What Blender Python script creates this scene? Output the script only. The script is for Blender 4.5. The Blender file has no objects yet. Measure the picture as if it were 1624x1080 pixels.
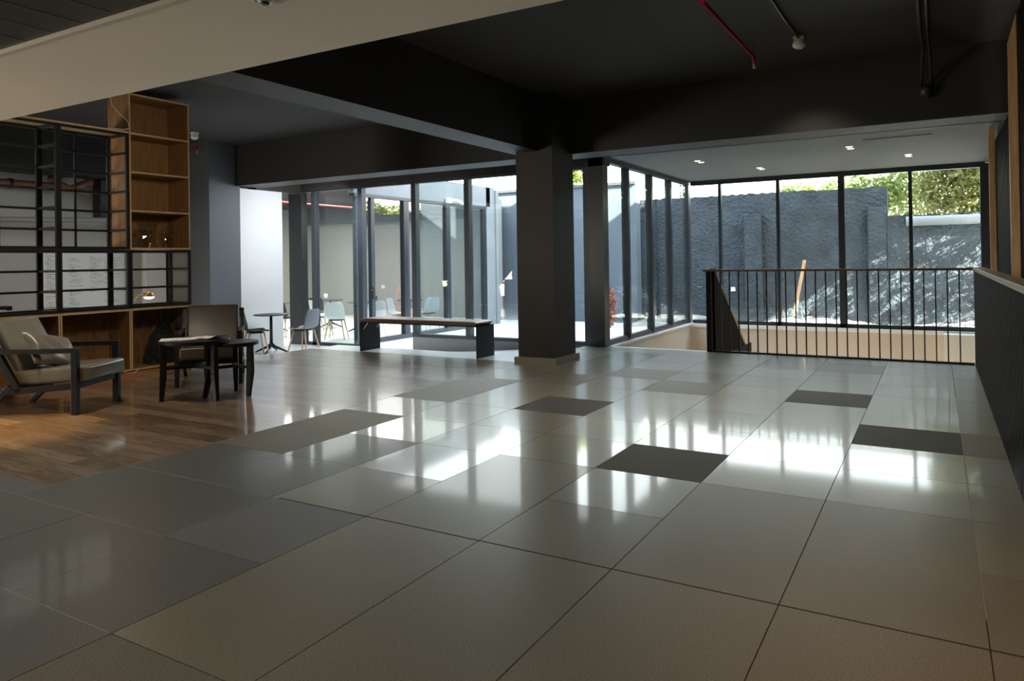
import bpy, math, random
from mathutils import Vector, Matrix
random.seed(7)
S = bpy.context.scene
COL = S.collection

# ------------------------------------------------------------------ camera
cam_d = bpy.data.cameras.new('camera')
cam = bpy.data.objects.new('camera', cam_d); COL.objects.link(cam)
YAW, PIT, ROL = -0.527120538, 0.00607326, -0.01501233
cam_d.sensor_width = 36; cam_d.lens = 1156.24 / 1624 * 36
cam_d.shift_y = (405.81 - 540) / 1624
cam_d.clip_end = 300; cam_d.clip_start = .02
F = Vector((math.sin(YAW)*math.cos(PIT), math.cos(YAW)*math.cos(PIT), math.sin(PIT)))
R = Vector((math.cos(YAW), -math.sin(YAW), 0)); U = R.cross(F)
R2 = R*math.cos(ROL) + U*math.sin(ROL); U2 = U*math.cos(ROL) - R*math.sin(ROL)
M = Matrix((R2, U2, -F)).transposed().to_4x4(); M.translation = Vector((0, 0, 1.35))
cam.matrix_world = M
S.camera = cam

# ------------------------------------------------------------------ light
S.view_settings.view_transform = 'Standard'; S.view_settings.look = 'None'
S.view_settings.exposure = 0.5; S.view_settings.gamma = 1; S.view_settings.use_curve_mapping = False
w = bpy.data.worlds.new('world'); S.world = w; w.use_nodes = True
wn = w.node_tree; wn.nodes.clear()
wo = wn.nodes.new('ShaderNodeOutputWorld'); wb = wn.nodes.new('ShaderNodeBackground')
tc = wn.nodes.new('ShaderNodeTexCoord'); sx = wn.nodes.new('ShaderNodeSeparateXYZ')
cr = wn.nodes.new('ShaderNodeValToRGB')
cr.color_ramp.elements[0].position = 0.0; cr.color_ramp.elements[0].color = (1, .955, .875, 1)
cr.color_ramp.elements[1].position = 0.7; cr.color_ramp.elements[1].color = (.74, .84, 1, 1)
wn.links.new(tc.outputs['Generated'], sx.inputs[0]); wn.links.new(sx.outputs['Z'], cr.inputs[0])
wn.links.new(cr.outputs[0], wb.inputs[0]); wn.links.new(wb.outputs[0], wo.inputs[0])
wb.inputs[1].default_value = 6.0
SUN_D = Vector((-.83, .30, -.53)).normalized()

def light(name, typ, loc, energy, color, direction=None, **kw):
    d = bpy.data.lights.new(name, typ); d.energy = energy; d.color = color
    for k, v in kw.items(): setattr(d, k, v)
    o = bpy.data.objects.new(name, d); COL.objects.link(o); o.location = loc
    if direction is not None: o.rotation_euler = Vector(direction).to_track_quat('-Z', 'Y').to_euler()
    return o
light('sun', 'SUN', (5, 5, 20), 62, (1, .93, .82), SUN_D, angle=.005)
# unseen fill lamp added on the left wall in place of rear daylight, warm room lamps
light('left_wall_fill', 'AREA', (-11.9, -.9, 1.3), 380, (1, .90, .76), (1, .12, .2), shape='RECTANGLE', size=4.2, size_y=2.2)
for lx, ly in ((-4.2, 1.2), (-1.6, 1.4), (-3.0, -.8), (-.6, -.6)):
    light('ceiling_spot', 'SPOT', (lx, ly, 2.76), 33, (1, .88, .72), (0, .12, -1), spot_size=2.5, spot_blend=1, shadow_soft_size=.07)
light('spot_left', 'SPOT', (-6.75, 2.75, 2.7), 300, (1, .66, .27), (-.0, .10, -1), spot_size=.7, spot_blend=1, shadow_soft_size=.05)
light('spot_right', 'SPOT', (.1, 1.9, 2.7), 80, (1, .62, .36), (.05, .38, -1), spot_size=1.1, spot_blend=1, shadow_soft_size=.06)
light('office_light', 'AREA', (-10.2, 5.6, 2.75), 14, (1, .97, .9), (0, 0, -1), shape='RECTANGLE', size=1.6, size_y=3)
for lx, ly in ((-1.2, 8.2), (-3.4, 6.4), (-1.4, 5.6)):
    light('hall_fill', 'SPOT', (lx, ly, 3.46), 85, (1, .90, .72), (0, .05, -1), spot_size=1.9, spot_blend=1, shadow_soft_size=.12)  # unseen spots added to brighten the far tiles
light('stair_light', 'AREA', (-1.5, 12.6, -1.5), 32, (1, .86, .66), (-.1, .5, .35), shape='RECTANGLE', size=3, size_y=.6)

# ------------------------------------------------------------------ materials
def mat(name, color, rough=.6, metal=0.0, spec=.5, noise=None, bump=None, coat=0):
    """noise=(scale, amount), bump=(scale, strength, distance)"""
    m = bpy.data.materials.new(name); m.use_nodes = True; nt = m.node_tree
    b = nt.nodes['Principled BSDF']
    b.inputs['Base Color'].default_value = (*color, 1); b.inputs['Roughness'].default_value = rough
    b.inputs['Metallic'].default_value = metal; b.inputs['Specular IOR Level'].default_value = spec
    b.inputs['Coat Weight'].default_value = coat
    t = nt.nodes.new('ShaderNodeTexCoord')
    if noise:
        n = nt.nodes.new('ShaderNodeTexNoise'); n.inputs['Scale'].default_value = noise[0]; n.inputs['Detail'].default_value = 5
        nt.links.new(t.outputs['Object'], n.inputs['Vector'])
        r = nt.nodes.new('ShaderNodeMapRange'); r.inputs[1].default_value = .3; r.inputs[2].default_value = .7
        r.inputs[3].default_value = 1-noise[1]; r.inputs[4].default_value = 1+noise[1]
        nt.links.new(n.outputs['Fac'], r.inputs[0])
        x = nt.nodes.new('ShaderNodeVectorMath'); x.operation = 'SCALE'; x.inputs[0].default_value = color
        nt.links.new(r.outputs[0], x.inputs['Scale']); nt.links.new(x.outputs[0], b.inputs['Base Color'])
    if bump:
        n = nt.nodes.new('ShaderNodeTexNoise'); n.inputs['Scale'].default_value = bump[0]; n.inputs['Detail'].default_value = 6
        nt.links.new(t.outputs['Object'], n.inputs['Vector'])
        p = nt.nodes.new('ShaderNodeBump'); p.inputs['Strength'].default_value = bump[1]; p.inputs['Distance'].default_value = bump[2]
        nt.links.new(n.outputs['Fac'], p.inputs['Height']); nt.links.new(p.outputs[0], b.inputs['Normal'])
    return m

def emis(name, color, strength):
    m = bpy.data.materials.new(name); m.use_nodes = True; nt = m.node_tree; nt.nodes.clear()
    e = nt.nodes.new('ShaderNodeEmission'); o = nt.nodes.new('ShaderNodeOutputMaterial')
    e.inputs[0].default_value = (*color, 1); e.inputs[1].default_value = strength
    nt.links.new(e.outputs[0], o.inputs[0]); return m

def glass(name, tint=(.9, .95, .94), refl=1.0):
    m = bpy.data.materials.new(name); m.use_nodes = True; nt = m.node_tree; nt.nodes.clear()
    o = nt.nodes.new('ShaderNodeOutputMaterial'); mx = nt.nodes.new('ShaderNodeMixShader')
    t = nt.nodes.new('ShaderNodeBsdfTransparent'); g = nt.nodes.new('ShaderNodeBsdfGlossy')
    f = nt.nodes.new('ShaderNodeLayerWeight'); f.inputs[0].default_value = .5
    t.inputs[0].default_value = (*tint, 1); g.inputs['Roughness'].default_value = 0.0
    pw = nt.nodes.new('ShaderNodeMath'); pw.operation = 'POWER'; pw.inputs[1].default_value = 5
    ml = nt.nodes.new('ShaderNodeMath'); ml.operation = 'MULTIPLY_ADD'; ml.inputs[1].default_value = .9; ml.inputs[2].default_value = .04*refl; ml.use_clamp = True
    nt.links.new(f.outputs['Facing'], pw.inputs[0]); nt.links.new(pw.outputs[0], ml.inputs[0]); nt.links.new(ml.outputs[0], mx.inputs[0])
    nt.links.new(t.outputs[0], mx.inputs[1]); nt.links.new(g.outputs[0], mx.inputs[2])
    nt.links.new(mx.outputs[0], o.inputs[0]); return m

def wood(name, c1, c2, axis='Y', rough=.45, scale=1.0):
    m = bpy.data.materials.new(name); m.use_nodes = True; nt = m.node_tree; b = nt.nodes['Principled BSDF']
    t = nt.nodes.new('ShaderNodeTexCoord'); mp = nt.nodes.new('ShaderNodeMapping')
    s = {'X': (1.2, 14, 14), 'Y': (14, 1.2, 14), 'Z': (14, 14, 1.2)}[axis]
    mp.inputs['Scale'].default_value = tuple(v*scale for v in s)
    n = nt.nodes.new('ShaderNodeTexNoise'); n.inputs['Scale'].default_value = 2; n.inputs['Detail'].default_value = 6
    n.inputs['Distortion'].default_value = .6
    r = nt.nodes.new('ShaderNodeValToRGB'); r.color_ramp.elements[0].position = .3; r.color_ramp.elements[1].position = .72
    r.color_ramp.elements[0].color = (*c1, 1); r.color_ramp.elements[1].color = (*c2, 1)
    nt.links.new(t.outputs['Object'], mp.inputs[0]); nt.links.new(mp.outputs[0], n.inputs['Vector'])
    nt.links.new(n.outputs['Fac'], r.inputs[0]); nt.links.new(r.outputs[0], b.inputs['Base Color'])
    b.inputs['Roughness'].default_value = rough
    return m

def tile_mat(name, color, r0, r1, spec=.5, bump=.04, coat=0.0):
    m = bpy.data.materials.new(name); m.use_nodes = True; nt = m.node_tree; b = nt.nodes['Principled BSDF']
    t = nt.nodes.new('ShaderNodeTexCoord')
    n = nt.nodes.new('ShaderNodeTexNoise'); n.inputs['Scale'].default_value = 170; n.inputs['Detail'].default_value = 4
    n2 = nt.nodes.new('ShaderNodeTexNoise'); n2.inputs['Scale'].default_value = 1.3; n2.inputs['Detail'].default_value = 2
    for q in (n, n2): nt.links.new(t.outputs['Object'], q.inputs['Vector'])
    a = nt.nodes.new('ShaderNodeMapRange'); a.inputs[1].default_value = .3; a.inputs[2].default_value = .7
    a.inputs[3].default_value = .55; a.inputs[4].default_value = 1.45
    a2 = nt.nodes.new('ShaderNodeMapRange'); a2.inputs[1].default_value = .3; a2.inputs[2].default_value = .7
    a2.inputs[3].default_value = .93; a2.inputs[4].default_value = 1.07
    nt.links.new(n.outputs['Fac'], a.inputs[0]); nt.links.new(n2.outputs['Fac'], a2.inputs[0])
    mu = nt.nodes.new('ShaderNodeMath'); mu.operation = 'MULTIPLY'
    nt.links.new(a.outputs[0], mu.inputs[0]); nt.links.new(a2.outputs[0], mu.inputs[1])
    x = nt.nodes.new('ShaderNodeVectorMath'); x.operation = 'SCALE'; x.inputs[0].default_value = color
    nt.links.new(mu.outputs[0], x.inputs['Scale']); nt.links.new(x.outputs[0], b.inputs['Base Color'])
    rr = nt.nodes.new('ShaderNodeMapRange'); rr.inputs[1].default_value = .3; rr.inputs[2].default_value = .7
    rr.inputs[3].default_value = r0; rr.inputs[4].default_value = r1
    nt.links.new(n2.outputs['Fac'], rr.inputs[0]); nt.links.new(rr.outputs[0], b.inputs['Roughness'])
    b.inputs['Specular IOR Level'].default_value = spec; b.inputs['Coat Weight'].default_value = coat; b.inputs['Coat Roughness'].default_value = .07
    n3 = nt.nodes.new('ShaderNodeTexNoise'); n3.inputs['Scale'].default_value = 14; n3.inputs['Detail'].default_value = 2
    nt.links.new(t.outputs['Object'], n3.inputs['Vector'])
    p = nt.nodes.new('ShaderNodeBump'); p.inputs['Strength'].default_value = bump; p.inputs['Distance'].default_value = .01
    nt.links.new(n3.outputs['Fac'], p.inputs['Height']); nt.links.new(p.outputs[0], b.inputs['Normal'])
    return m

def plank_mat(name):
    m = bpy.data.materials.new(name); m.use_nodes = True; nt = m.node_tree; b = nt.nodes['Principled BSDF']
    t = nt.nodes.new('ShaderNodeTexCoord')
    br = nt.nodes.new('ShaderNodeTexBrick'); br.inputs['Scale'].default_value = 1
    br.inputs['Brick Width'].default_value = 1.15; br.inputs['Row Height'].default_value = .14
    br.inputs['Mortar Size'].default_value = .0025; br.inputs['Bias'].default_value = 0
    br.inputs['Color1'].default_value = (.145, .09, .055, 1); br.inputs['Color2'].default_value = (.33, .235, .155, 1)
    br.inputs['Mortar'].default_value = (.03, .018, .01, 1)
    nt.links.new(t.outputs['Object'], br.inputs['Vector'])
    mp = nt.nodes.new('ShaderNodeMapping'); mp.inputs['Scale'].default_value = (2, 16, 1)
    n = nt.nodes.new('ShaderNodeTexNoise'); n.inputs['Scale'].default_value = 2.2; n.inputs['Detail'].default_value = 7; n.inputs['Distortion'].default_value = 1.2
    nt.links.new(t.outputs['Object'], mp.inputs[0]); nt.links.new(mp.outputs[0], n.inputs['Vector'])
    a = nt.nodes.new('ShaderNodeMapRange'); a.inputs[1].default_value = .3; a.inputs[2].default_value = .7
    a.inputs[3].default_value = .55; a.inputs[4].default_value = 1.4
    nt.links.new(n.outputs['Fac'], a.inputs[0])
    x = nt.nodes.new('ShaderNodeVectorMath'); x.operation = 'SCALE'
    nt.links.new(br.outputs['Color'], x.inputs[0]); nt.links.new(a.outputs[0], x.inputs['Scale'])
    nt.links.new(x.outputs[0], b.inputs['Base Color'])
    b.inputs['Roughness'].default_value = .3; b.inputs['Coat Weight'].default_value = .6; b.inputs['Coat Roughness'].default_value = .07
    p = nt.nodes.new('ShaderNodeBump'); p.inputs['Strength'].default_value = .12; p.inputs['Distance'].default_value = .004
    nt.links.new(n.outputs['Fac'], p.inputs['Height']); nt.links.new(p.outputs[0], b.inputs['Normal'])
    return m

def leaf_mat(name, c1, c2):
    m = bpy.data.materials.new(name); m.use_nodes = True; nt = m.node_tree; b = nt.nodes['Principled BSDF']
    t = nt.nodes.new('ShaderNodeTexCoord'); n = nt.nodes.new('ShaderNodeTexNoise'); n.inputs['Scale'].default_value = 3.5; n.inputs['Detail'].default_value = 5
    r = nt.nodes.new('ShaderNodeValToRGB'); r.color_ramp.elements[0].position = .35; r.color_ramp.elements[1].position = .65
    r.color_ramp.elements[0].color = (*c1, 1); r.color_ramp.elements[1].color = (*c2, 1)
    nt.links.new(t.outputs['Object'], n.inputs['Vector']); nt.links.new(n.outputs['Fac'], r.inputs[0])
    nt.links.new(r.outputs[0], b.inputs['Base Color']); b.inputs['Roughness'].default_value = .5
    b.inputs['Specular IOR Level'].default_value = .25
    tr = nt.nodes.new('ShaderNodeBsdfTranslucent'); nt.links.new(r.outputs[0], tr.inputs[0])
    mx = nt.nodes.new('ShaderNodeMixShader'); mx.inputs[0].default_value = .35
    nt.links.new(b.outputs[0], mx.inputs[1]); nt.links.new(tr.outputs[0], mx.inputs[2])
    nt.links.new(mx.outputs[0], nt.nodes['Material Output'].inputs[0])
    return m

PAINT = (.040, .038, .035)
m_ceil = mat('dark_ceiling_paint', PAINT, .8, noise=(1.5, .06))
m_beam = mat('dark_beam_paint', (.028, .0265, .024), .55, noise=(1.2, .05))
m_stairceil = mat('grey_ceiling_paint', (.13, .13, .125), .7)
m_bulk = mat('beige_paint', (.86, .80, .67), .6, noise=(.8, .04))
m_lip = mat('pale_edge_paint', (.62, .57, .44), .5)
m_slatceil = mat('black_board', (.014, .0145, .0145), .55, noise=(3, .15))
m_joint = mat('board_joint', (.16, .155, .14), .6)
m_white = mat('white_wall_paint', (.74, .76, .79), .7)
m_cafe = mat('grey_wall_paint', (.30, .30, .285), .75)
m_office = mat('office_wall_paint', (.34, .35, .33), .8)
m_beige = mat('beige_stairwell_paint', (.60, .52, .43), .75)
m_sill = mat('white_sill_stone', (.78, .77, .74), .5)
m_frame = mat('black_aluminium', (.022, .026, .032), .32, metal=.0, spec=.6)
m_frame2 = mat('grey_aluminium', (.045, .055, .07), .35, spec=.5)
m_glass = glass('window_glass')
m_glass2 = glass('facade_glass', (.94, .97, .96), 6)
m_cabglass = glass('cabinet_glass', (.96, .96, .95), 1)
m_curb = mat('grey_curb', (.3, .315, .31), .4)
m_black = mat('black_powder_steel', (.012, .012, .012), .45, spec=.25)
m_blackm = mat('black_slat_wood', (.010, .009, .008), .6, spec=.12)
m_bag = mat('black_bag_fabric', (.004, .004, .0045), .7, bump=(30, .3, .01))
m_silver = mat('silver_clip', (.5, .5, .5), .3, metal=1)
m_woodpost = wood('pine_post', (.35, .185, .07), (.52, .31, .14), 'Z', .5)
m_rail = wood('handrail_oak', (.12, .065, .03), (.22, .13, .07), 'X', .35)
m_railw = wood('worn_handrail_oak', (.34, .29, .20), (.46, .40, .29), 'Y', .3)
m_oak = wood('oak_veneer', (.215, .105, .038), (.34, .185, .07), 'Z', .5)
m_oakedge = wood('pale_oak_edge', (.48, .32, .15), (.62, .43, .23), 'Z', .5)
m_oakpl = wood('orange_oak_plinth', (.30, .13, .045), (.44, .21, .085), 'Y', .5)
m_bench = wood('bench_walnut', (.22, .11, .06), (.42, .25, .16), 'X', .4)
m_beech = wood('beech_leg', (.55, .38, .20), (.70, .52, .32), 'Z', .45)
m_darkwood = mat('black_stained_wood', (.013, .013, .015), .42, spec=.3, noise=(8, .2))
m_leather = mat('olive_grey_leather', (.21, .205, .17), .22, spec=.6, bump=(60, .12, .004), noise=(3, .12))
m_brownleather = mat('brown_leather', (.055, .042, .030), .38, bump=(50, .12, .004), noise=(3, .2))
m_pillow = mat('satin_taupe_fabric', (.19, .175, .145), .33, spec=.6, noise=(5, .2), bump=(10, .25, .02))
m_paper = mat('printed_paper', (.85, .85, .83), .4, noise=(25, .5))
m_red = mat('red_pipe_paint', (.36, .012, .02), .3)
m_brass = mat('brass_head', (.6, .38, .15), .35, metal=.6)
m_detector = mat('white_plastic', (.75, .73, .68), .4)
m_conduit = mat('dark_conduit', (.05, .048, .042), .4, metal=.3)
m_plinth = mat('grey_stone_plinth', (.30, .28, .23), .5)
m_chW = mat('white_plastic_shell', (.80, .84, .86), .4)
m_chG = mat('grey_plastic_shell', (.16, .18, .20), .45)
m_chB = mat('black_plastic_shell', (.02, .021, .024), .45)
m_board = mat('whiteboard', (.62, .66, .68), .35)
m_ink = mat('marker_ink', (.10, .11, .15), .6)
m_rough = mat('rough_blue_render', (.034, .044, .056), .85, noise=(2.6, .3), bump=(13, 1.0, .09))
m_smooth = mat('smooth_blue_render', (.10, .122, .15), .8, noise=(.9, .12))
m_coping = mat('dark_coping', (.06, .07, .075), .6)
m_pale = mat('pale_concrete', (.23, .25, .262), .75, noise=(1.5, .1))
m_court = mat('pale_paving', (.60, .62, .62), .6, noise=(2, .08))
m_cafefl = mat('light_grey_resin', (.82, .84, .84), .28, noise=(2, .06))
m_soil = mat('dry_rubble', (.38, .36, .32), .9, noise=(4, .5), bump=(9, 1, .2))
m_neigh = mat('white_neighbour_wall', (.8, .8, .78), .8)
m_win = mat('neighbour_window', (.35, .4, .42), .3)
m_terra = mat('red_leaf', (.35, .09, .05), .7)
m_pipebr = mat('red_brown_pipe', (.16, .055, .04), .5)
m_lamp = emis('warm_lamp_glow', (1, .78, .40), 22)
m_down = emis('downlight_glow', (1, .82, .55), 2.2)
m_socket = mat('white_socket', (.7, .7, .68), .5)
m_grout = mat('dark_grout', (.03, .03, .028), .8)
m_wire = mat('white_cable', (.6, .58, .52), .5)
m_plastic = glass('clear_plastic_wrap', (.85, .85, .82), 3)
m_leafA = leaf_mat('olive_leaves', (.05, .065, .014), (.24, .23, .08))
m_leafB = leaf_mat('bright_leaves', (.08, .12, .02), (.26, .30, .09))
m_bark = mat('bark', (.12, .09, .06), .9)

# ------------------------------------------------------------------ mesh helpers
class MB:
    def __init__(s): s.v = []; s.f = []; s.mi = []
    def add(s, vs, fs, mi=0):
        b = len(s.v); s.v += [tuple(v) for v in vs]; s.f += [tuple(b+i for i in f) for f in fs]; s.mi += [mi]*len(fs); return s
    def box(s, x0, x1, y0, y1, z0, z1, mi=0, mtx=None):
        vs = [Vector((x, y, z)) for z in (z0, z1) for y in (y0, y1) for x in (x0, x1)]
        if mtx is not None: vs = [mtx @ v for v in vs]
        return s.add(vs, [(0,2,3,1),(4,5,7,6),(0,1,5,4),(2,6,7,3),(0,4,6,2),(1,3,7,5)], mi)
    def bar(s, p, q, a, b, up=(0,0,1), taper=1.0, mi=0):
        p = Vector(p); q = Vector(q); d = (q-p).normalized(); u = Vector(up)
        if abs(d.dot(u)) > .99: u = Vector((0, 1, 0))
        sd = d.cross(u).normalized(); u = sd.cross(d).normalized()
        vs = []
        for c, k in ((p, 1), (q, taper)):
            for i, j in ((-1,-1),(1,-1),(1,1),(-1,1)): vs.append(c + sd*(i*a/2*k) + u*(j*b/2*k))
        return s.add(vs, [(3,2,1,0),(4,5,6,7),(0,1,5,4),(1,2,6,5),(2,3,7,6),(3,0,4,7)], mi)
    def tube(s, pts, r, n=10, mi=0):
        pts = [Vector(p) for p in pts]; rs = r if isinstance(r, (list, tuple)) else [r]*len(pts); rings = []
        d0 = (pts[1]-pts[0]).normalized(); u = Vector((0,0,1)) if abs(d0.z) < .9 else Vector((1,0,0))
        sd = d0.cross(u).normalized()
        for i, p in enumerate(pts):
            d = (pts[min(i+1, len(pts)-1)] - pts[max(i-1, 0)]).normalized()
            sd = (sd - d*sd.dot(d)).normalized(); up = sd.cross(d)
            rings.append([p + (sd*math.cos(2*math.pi*k/n) + up*math.sin(2*math.pi*k/n))*rs[i] for k in range(n)])
        vs = [v for r_ in rings for v in r_]; fs = []
        for i in range(len(pts)-1):
            for k in range(n): fs.append((i*n+k, i*n+(k+1)%n, (i+1)*n+(k+1)%n, (i+1)*n+k))
        fs.append(tuple(range(n))[::-1]); fs.append(tuple((len(pts)-1)*n+k for k in range(n)))
        return s.add(vs, fs, mi)
    def lathe(s, prof, c=(0,0,0), n=32, mi=0):
        vs = []; fs = []
        for r, z in prof:
            for k in range(n): vs.append((c[0]+r*math.cos(2*math.pi*k/n), c[1]+r*math.sin(2*math.pi*k/n), c[2]+z))
        for i in range(len(prof)-1):
            for k in range(n): fs.append((i*n+k, i*n+(k+1)%n, (i+1)*n+(k+1)%n, (i+1)*n+k))
        fs.append(tuple(range(n))[::-1]); fs.append(tuple((len(prof)-1)*n+k for k in range(n)))
        return s.add(vs, fs, mi)
    def prism(s, poly, z0, z1, mi=0):
        n = len(poly); vs = [(x, y, z0) for x, y in poly] + [(x, y, z1) for x, y in poly]
        return s.add(vs, [tuple(range(n))[::-1], tuple(range(n, 2*n))] + [(i, (i+1)%n, n+(i+1)%n, n+i) for i in range(n)], mi)
    def build(s, name, m, parent=None, bevel=0, smooth=False, sub=0, loc=None, rot=None):
        me = bpy.data.meshes.new(name); me.from_pydata([tuple(v) for v in s.v], [], s.f); me.update()
        for q in (m if isinstance(m, (list, tuple)) else [m]): me.materials.append(q)
        for p, i in zip(me.polygons, s.mi): p.material_index = i
        if smooth:
            for p in me.polygons: p.use_smooth = True
        o = bpy.data.objects.new(name, me); COL.objects.link(o)
        if parent is not None: o.parent = parent
        if loc is not None: o.location = loc
        if rot is not None: o.rotation_euler = rot
        if bevel:
            b = o.modifiers.new('bevel', 'BEVEL'); b.width = bevel; b.segments = 2; b.limit_method = 'ANGLE'
        if sub:
            b = o.modifiers.new('sub', 'SUBSURF'); b.levels = sub; b.render_levels = sub
        return o

def tag(o, label, cat, group=None):
    o['label'] = label; o['category'] = cat
    if group: o['group'] = group
    return o
def thing(name, label, cat, loc=(0,0,0), rz=0, group=None):
    o = bpy.data.objects.new(name, None); COL.objects.link(o); o.empty_display_size = .1
    o.location = loc; o.rotation_euler = (0, 0, rz); return tag(o, label, cat, group)
def struct(o):
    o['kind'] = 'structure'; return o
def sempty(name, loc=(0,0,0)):
    o = bpy.data.objects.new(name, None); COL.objects.link(o); o.location = loc; return struct(o)
def B(name, m, *a, parent=None, bevel=0): return MB().box(*a).build(name, m, parent, bevel)
def SB(name, m, *a): return struct(B(name, m, *a))
def dup(root, loc, rz, label, group=None):
    r = root.copy(); COL.objects.link(r); r.location = loc; r.rotation_euler = (0, 0, rz); r['label'] = label
    if group: r['group'] = group
    for ch in list(root.children):
        c = ch.copy(); COL.objects.link(c); c.parent = r
        for g in ch.children:
            d = g.copy(); COL.objects.link(d); d.parent = c
    return r

# ------------------------------------------------------------------ floor of large tiles
XG = [-4.75, -4.04, -3.35, -2.645, -1.93, -1.243, -.55, .137, .40]
YG = [2.265 + .693*k for k in range(-9, 14)]      # 2.265, 2.958, 3.651, 4.344, 5.037, 5.73 ...
def row(y): return min(range(len(YG)), key=lambda i: abs(YG[i]-y))
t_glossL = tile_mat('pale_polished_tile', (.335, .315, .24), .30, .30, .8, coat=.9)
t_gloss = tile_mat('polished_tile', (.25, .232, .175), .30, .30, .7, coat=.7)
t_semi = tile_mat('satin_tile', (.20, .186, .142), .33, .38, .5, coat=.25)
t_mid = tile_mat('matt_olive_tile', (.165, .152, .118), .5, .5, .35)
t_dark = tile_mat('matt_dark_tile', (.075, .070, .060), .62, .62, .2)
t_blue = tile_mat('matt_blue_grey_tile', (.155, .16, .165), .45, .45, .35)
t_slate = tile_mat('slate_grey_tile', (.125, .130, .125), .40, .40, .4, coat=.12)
TM = [t_glossL, t_gloss, t_semi, t_mid, t_dark, t_blue, m_grout, mat('pale_grout', (.36, .34, .29), .7), t_slate]
special = {}
def sp(col, y, k, n=1):
    for i in range(n): special[(col, row(y)+i)] = k
# (strip, near edge y) -> finish, read off the photograph
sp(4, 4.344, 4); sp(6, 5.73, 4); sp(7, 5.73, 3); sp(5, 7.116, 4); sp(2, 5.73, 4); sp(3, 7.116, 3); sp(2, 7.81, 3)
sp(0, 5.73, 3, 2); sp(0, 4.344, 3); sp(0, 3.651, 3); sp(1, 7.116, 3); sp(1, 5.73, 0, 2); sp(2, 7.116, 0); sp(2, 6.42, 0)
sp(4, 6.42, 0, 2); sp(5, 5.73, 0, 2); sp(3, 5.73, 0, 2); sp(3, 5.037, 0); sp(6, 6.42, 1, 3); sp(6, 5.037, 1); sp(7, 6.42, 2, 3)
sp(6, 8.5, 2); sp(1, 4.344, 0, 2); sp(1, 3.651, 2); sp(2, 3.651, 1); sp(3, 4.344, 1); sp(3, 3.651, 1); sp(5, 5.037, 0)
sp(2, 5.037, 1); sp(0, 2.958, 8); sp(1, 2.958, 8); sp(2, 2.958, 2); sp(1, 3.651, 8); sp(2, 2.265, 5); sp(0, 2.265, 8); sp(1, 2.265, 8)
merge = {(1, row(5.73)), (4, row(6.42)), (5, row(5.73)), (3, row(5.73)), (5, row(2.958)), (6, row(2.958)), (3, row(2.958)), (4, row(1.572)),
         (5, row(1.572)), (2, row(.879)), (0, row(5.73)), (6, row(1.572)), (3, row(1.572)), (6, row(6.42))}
fl = MB(); rnd = random.Random(3)
def tile(x0, x1, y0, y1, k):
    g = .0022
    fl.box(x0+g, x1-g, y0+g, y1-g, -.012, 0, k)
XL = [-4.75 - .7*k for k in range(11)][::-1]
for i in range(len(XG)-1):
    j = 0
    while j < len(YG)-1:
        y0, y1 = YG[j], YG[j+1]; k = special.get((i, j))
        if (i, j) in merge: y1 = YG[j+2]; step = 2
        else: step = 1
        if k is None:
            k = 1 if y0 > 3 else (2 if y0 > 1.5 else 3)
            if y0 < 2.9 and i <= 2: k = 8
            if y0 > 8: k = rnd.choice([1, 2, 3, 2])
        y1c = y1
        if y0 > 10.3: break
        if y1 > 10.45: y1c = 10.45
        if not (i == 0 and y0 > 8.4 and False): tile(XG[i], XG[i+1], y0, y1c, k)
        j += step
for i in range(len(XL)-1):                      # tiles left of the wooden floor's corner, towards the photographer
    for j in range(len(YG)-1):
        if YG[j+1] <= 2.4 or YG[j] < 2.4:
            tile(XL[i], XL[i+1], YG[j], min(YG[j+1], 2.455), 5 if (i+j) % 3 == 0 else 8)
fl.box(-4.75, .4, -4, 10.45, -.06, -.006, 6); fl.box(-12, -4.75, -4, 2.455, -.06, -.006, 6)
fl.box(-3.3, .4, 2.953, 2.963, -.006, .0005, 6)
for q in ((-4.75, -3.3, 2.956, 2.960), (-12, -3.35, 2.263, 2.266), (-3.352, -3.349, 1.2, 2.9), (-4.752, -4.749, 1.5, 2.46), (-4.042, -4.039, 2.3, 3.6), (-4.753, -4.748, 2.46, 8.3), (-6.5, -2.66, 1.571, 1.574), (.136, .139, 3.2, 8)):
    fl.box(*q, -.006, .0006, 7)
struct(fl.build('floor', TM))
m_plank = plank_mat('oiled_walnut_planks')
struct(MB().box(-8.6, -4.75, 2.455, 8.4, -.3, 0).box(-12, -8.6, 2.455, 6.06, -.3, 0).build('floor', m_plank))
# pale strip behind the bench, the ramp and the lower floor
pf = MB().box(-8.55, -4.75, 8.4, 8.95, -.3, -.001)
pf.add([(-8.55, 8.95, -.26), (-7.6, 8.95, -.24), (-4.4, 8.95, -.002), (-4.4, 10.6, -.002), (-7.6, 10.6, -.24), (-8.55, 10.6, -.26)], [(0, 1, 4, 5), (1, 2, 3, 4)])
pf.box(-17.5, -8.55, 8.4, 17, -.34, -.26).box(-17.5, -8.6, 6.06, 8.4, -.34, -.26).box(-8.6, -8.55, 8.4, 10.6, -.34, -.26)
struct(pf.build('floor', m_cafefl))
struct(MB().box(-9.75, -4.57, 10.6, 19.5, -.34, -.262).box(-4.6, 3.2, 15.1, 16.4, -.4, -.262).build('floor', m_court))

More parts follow.
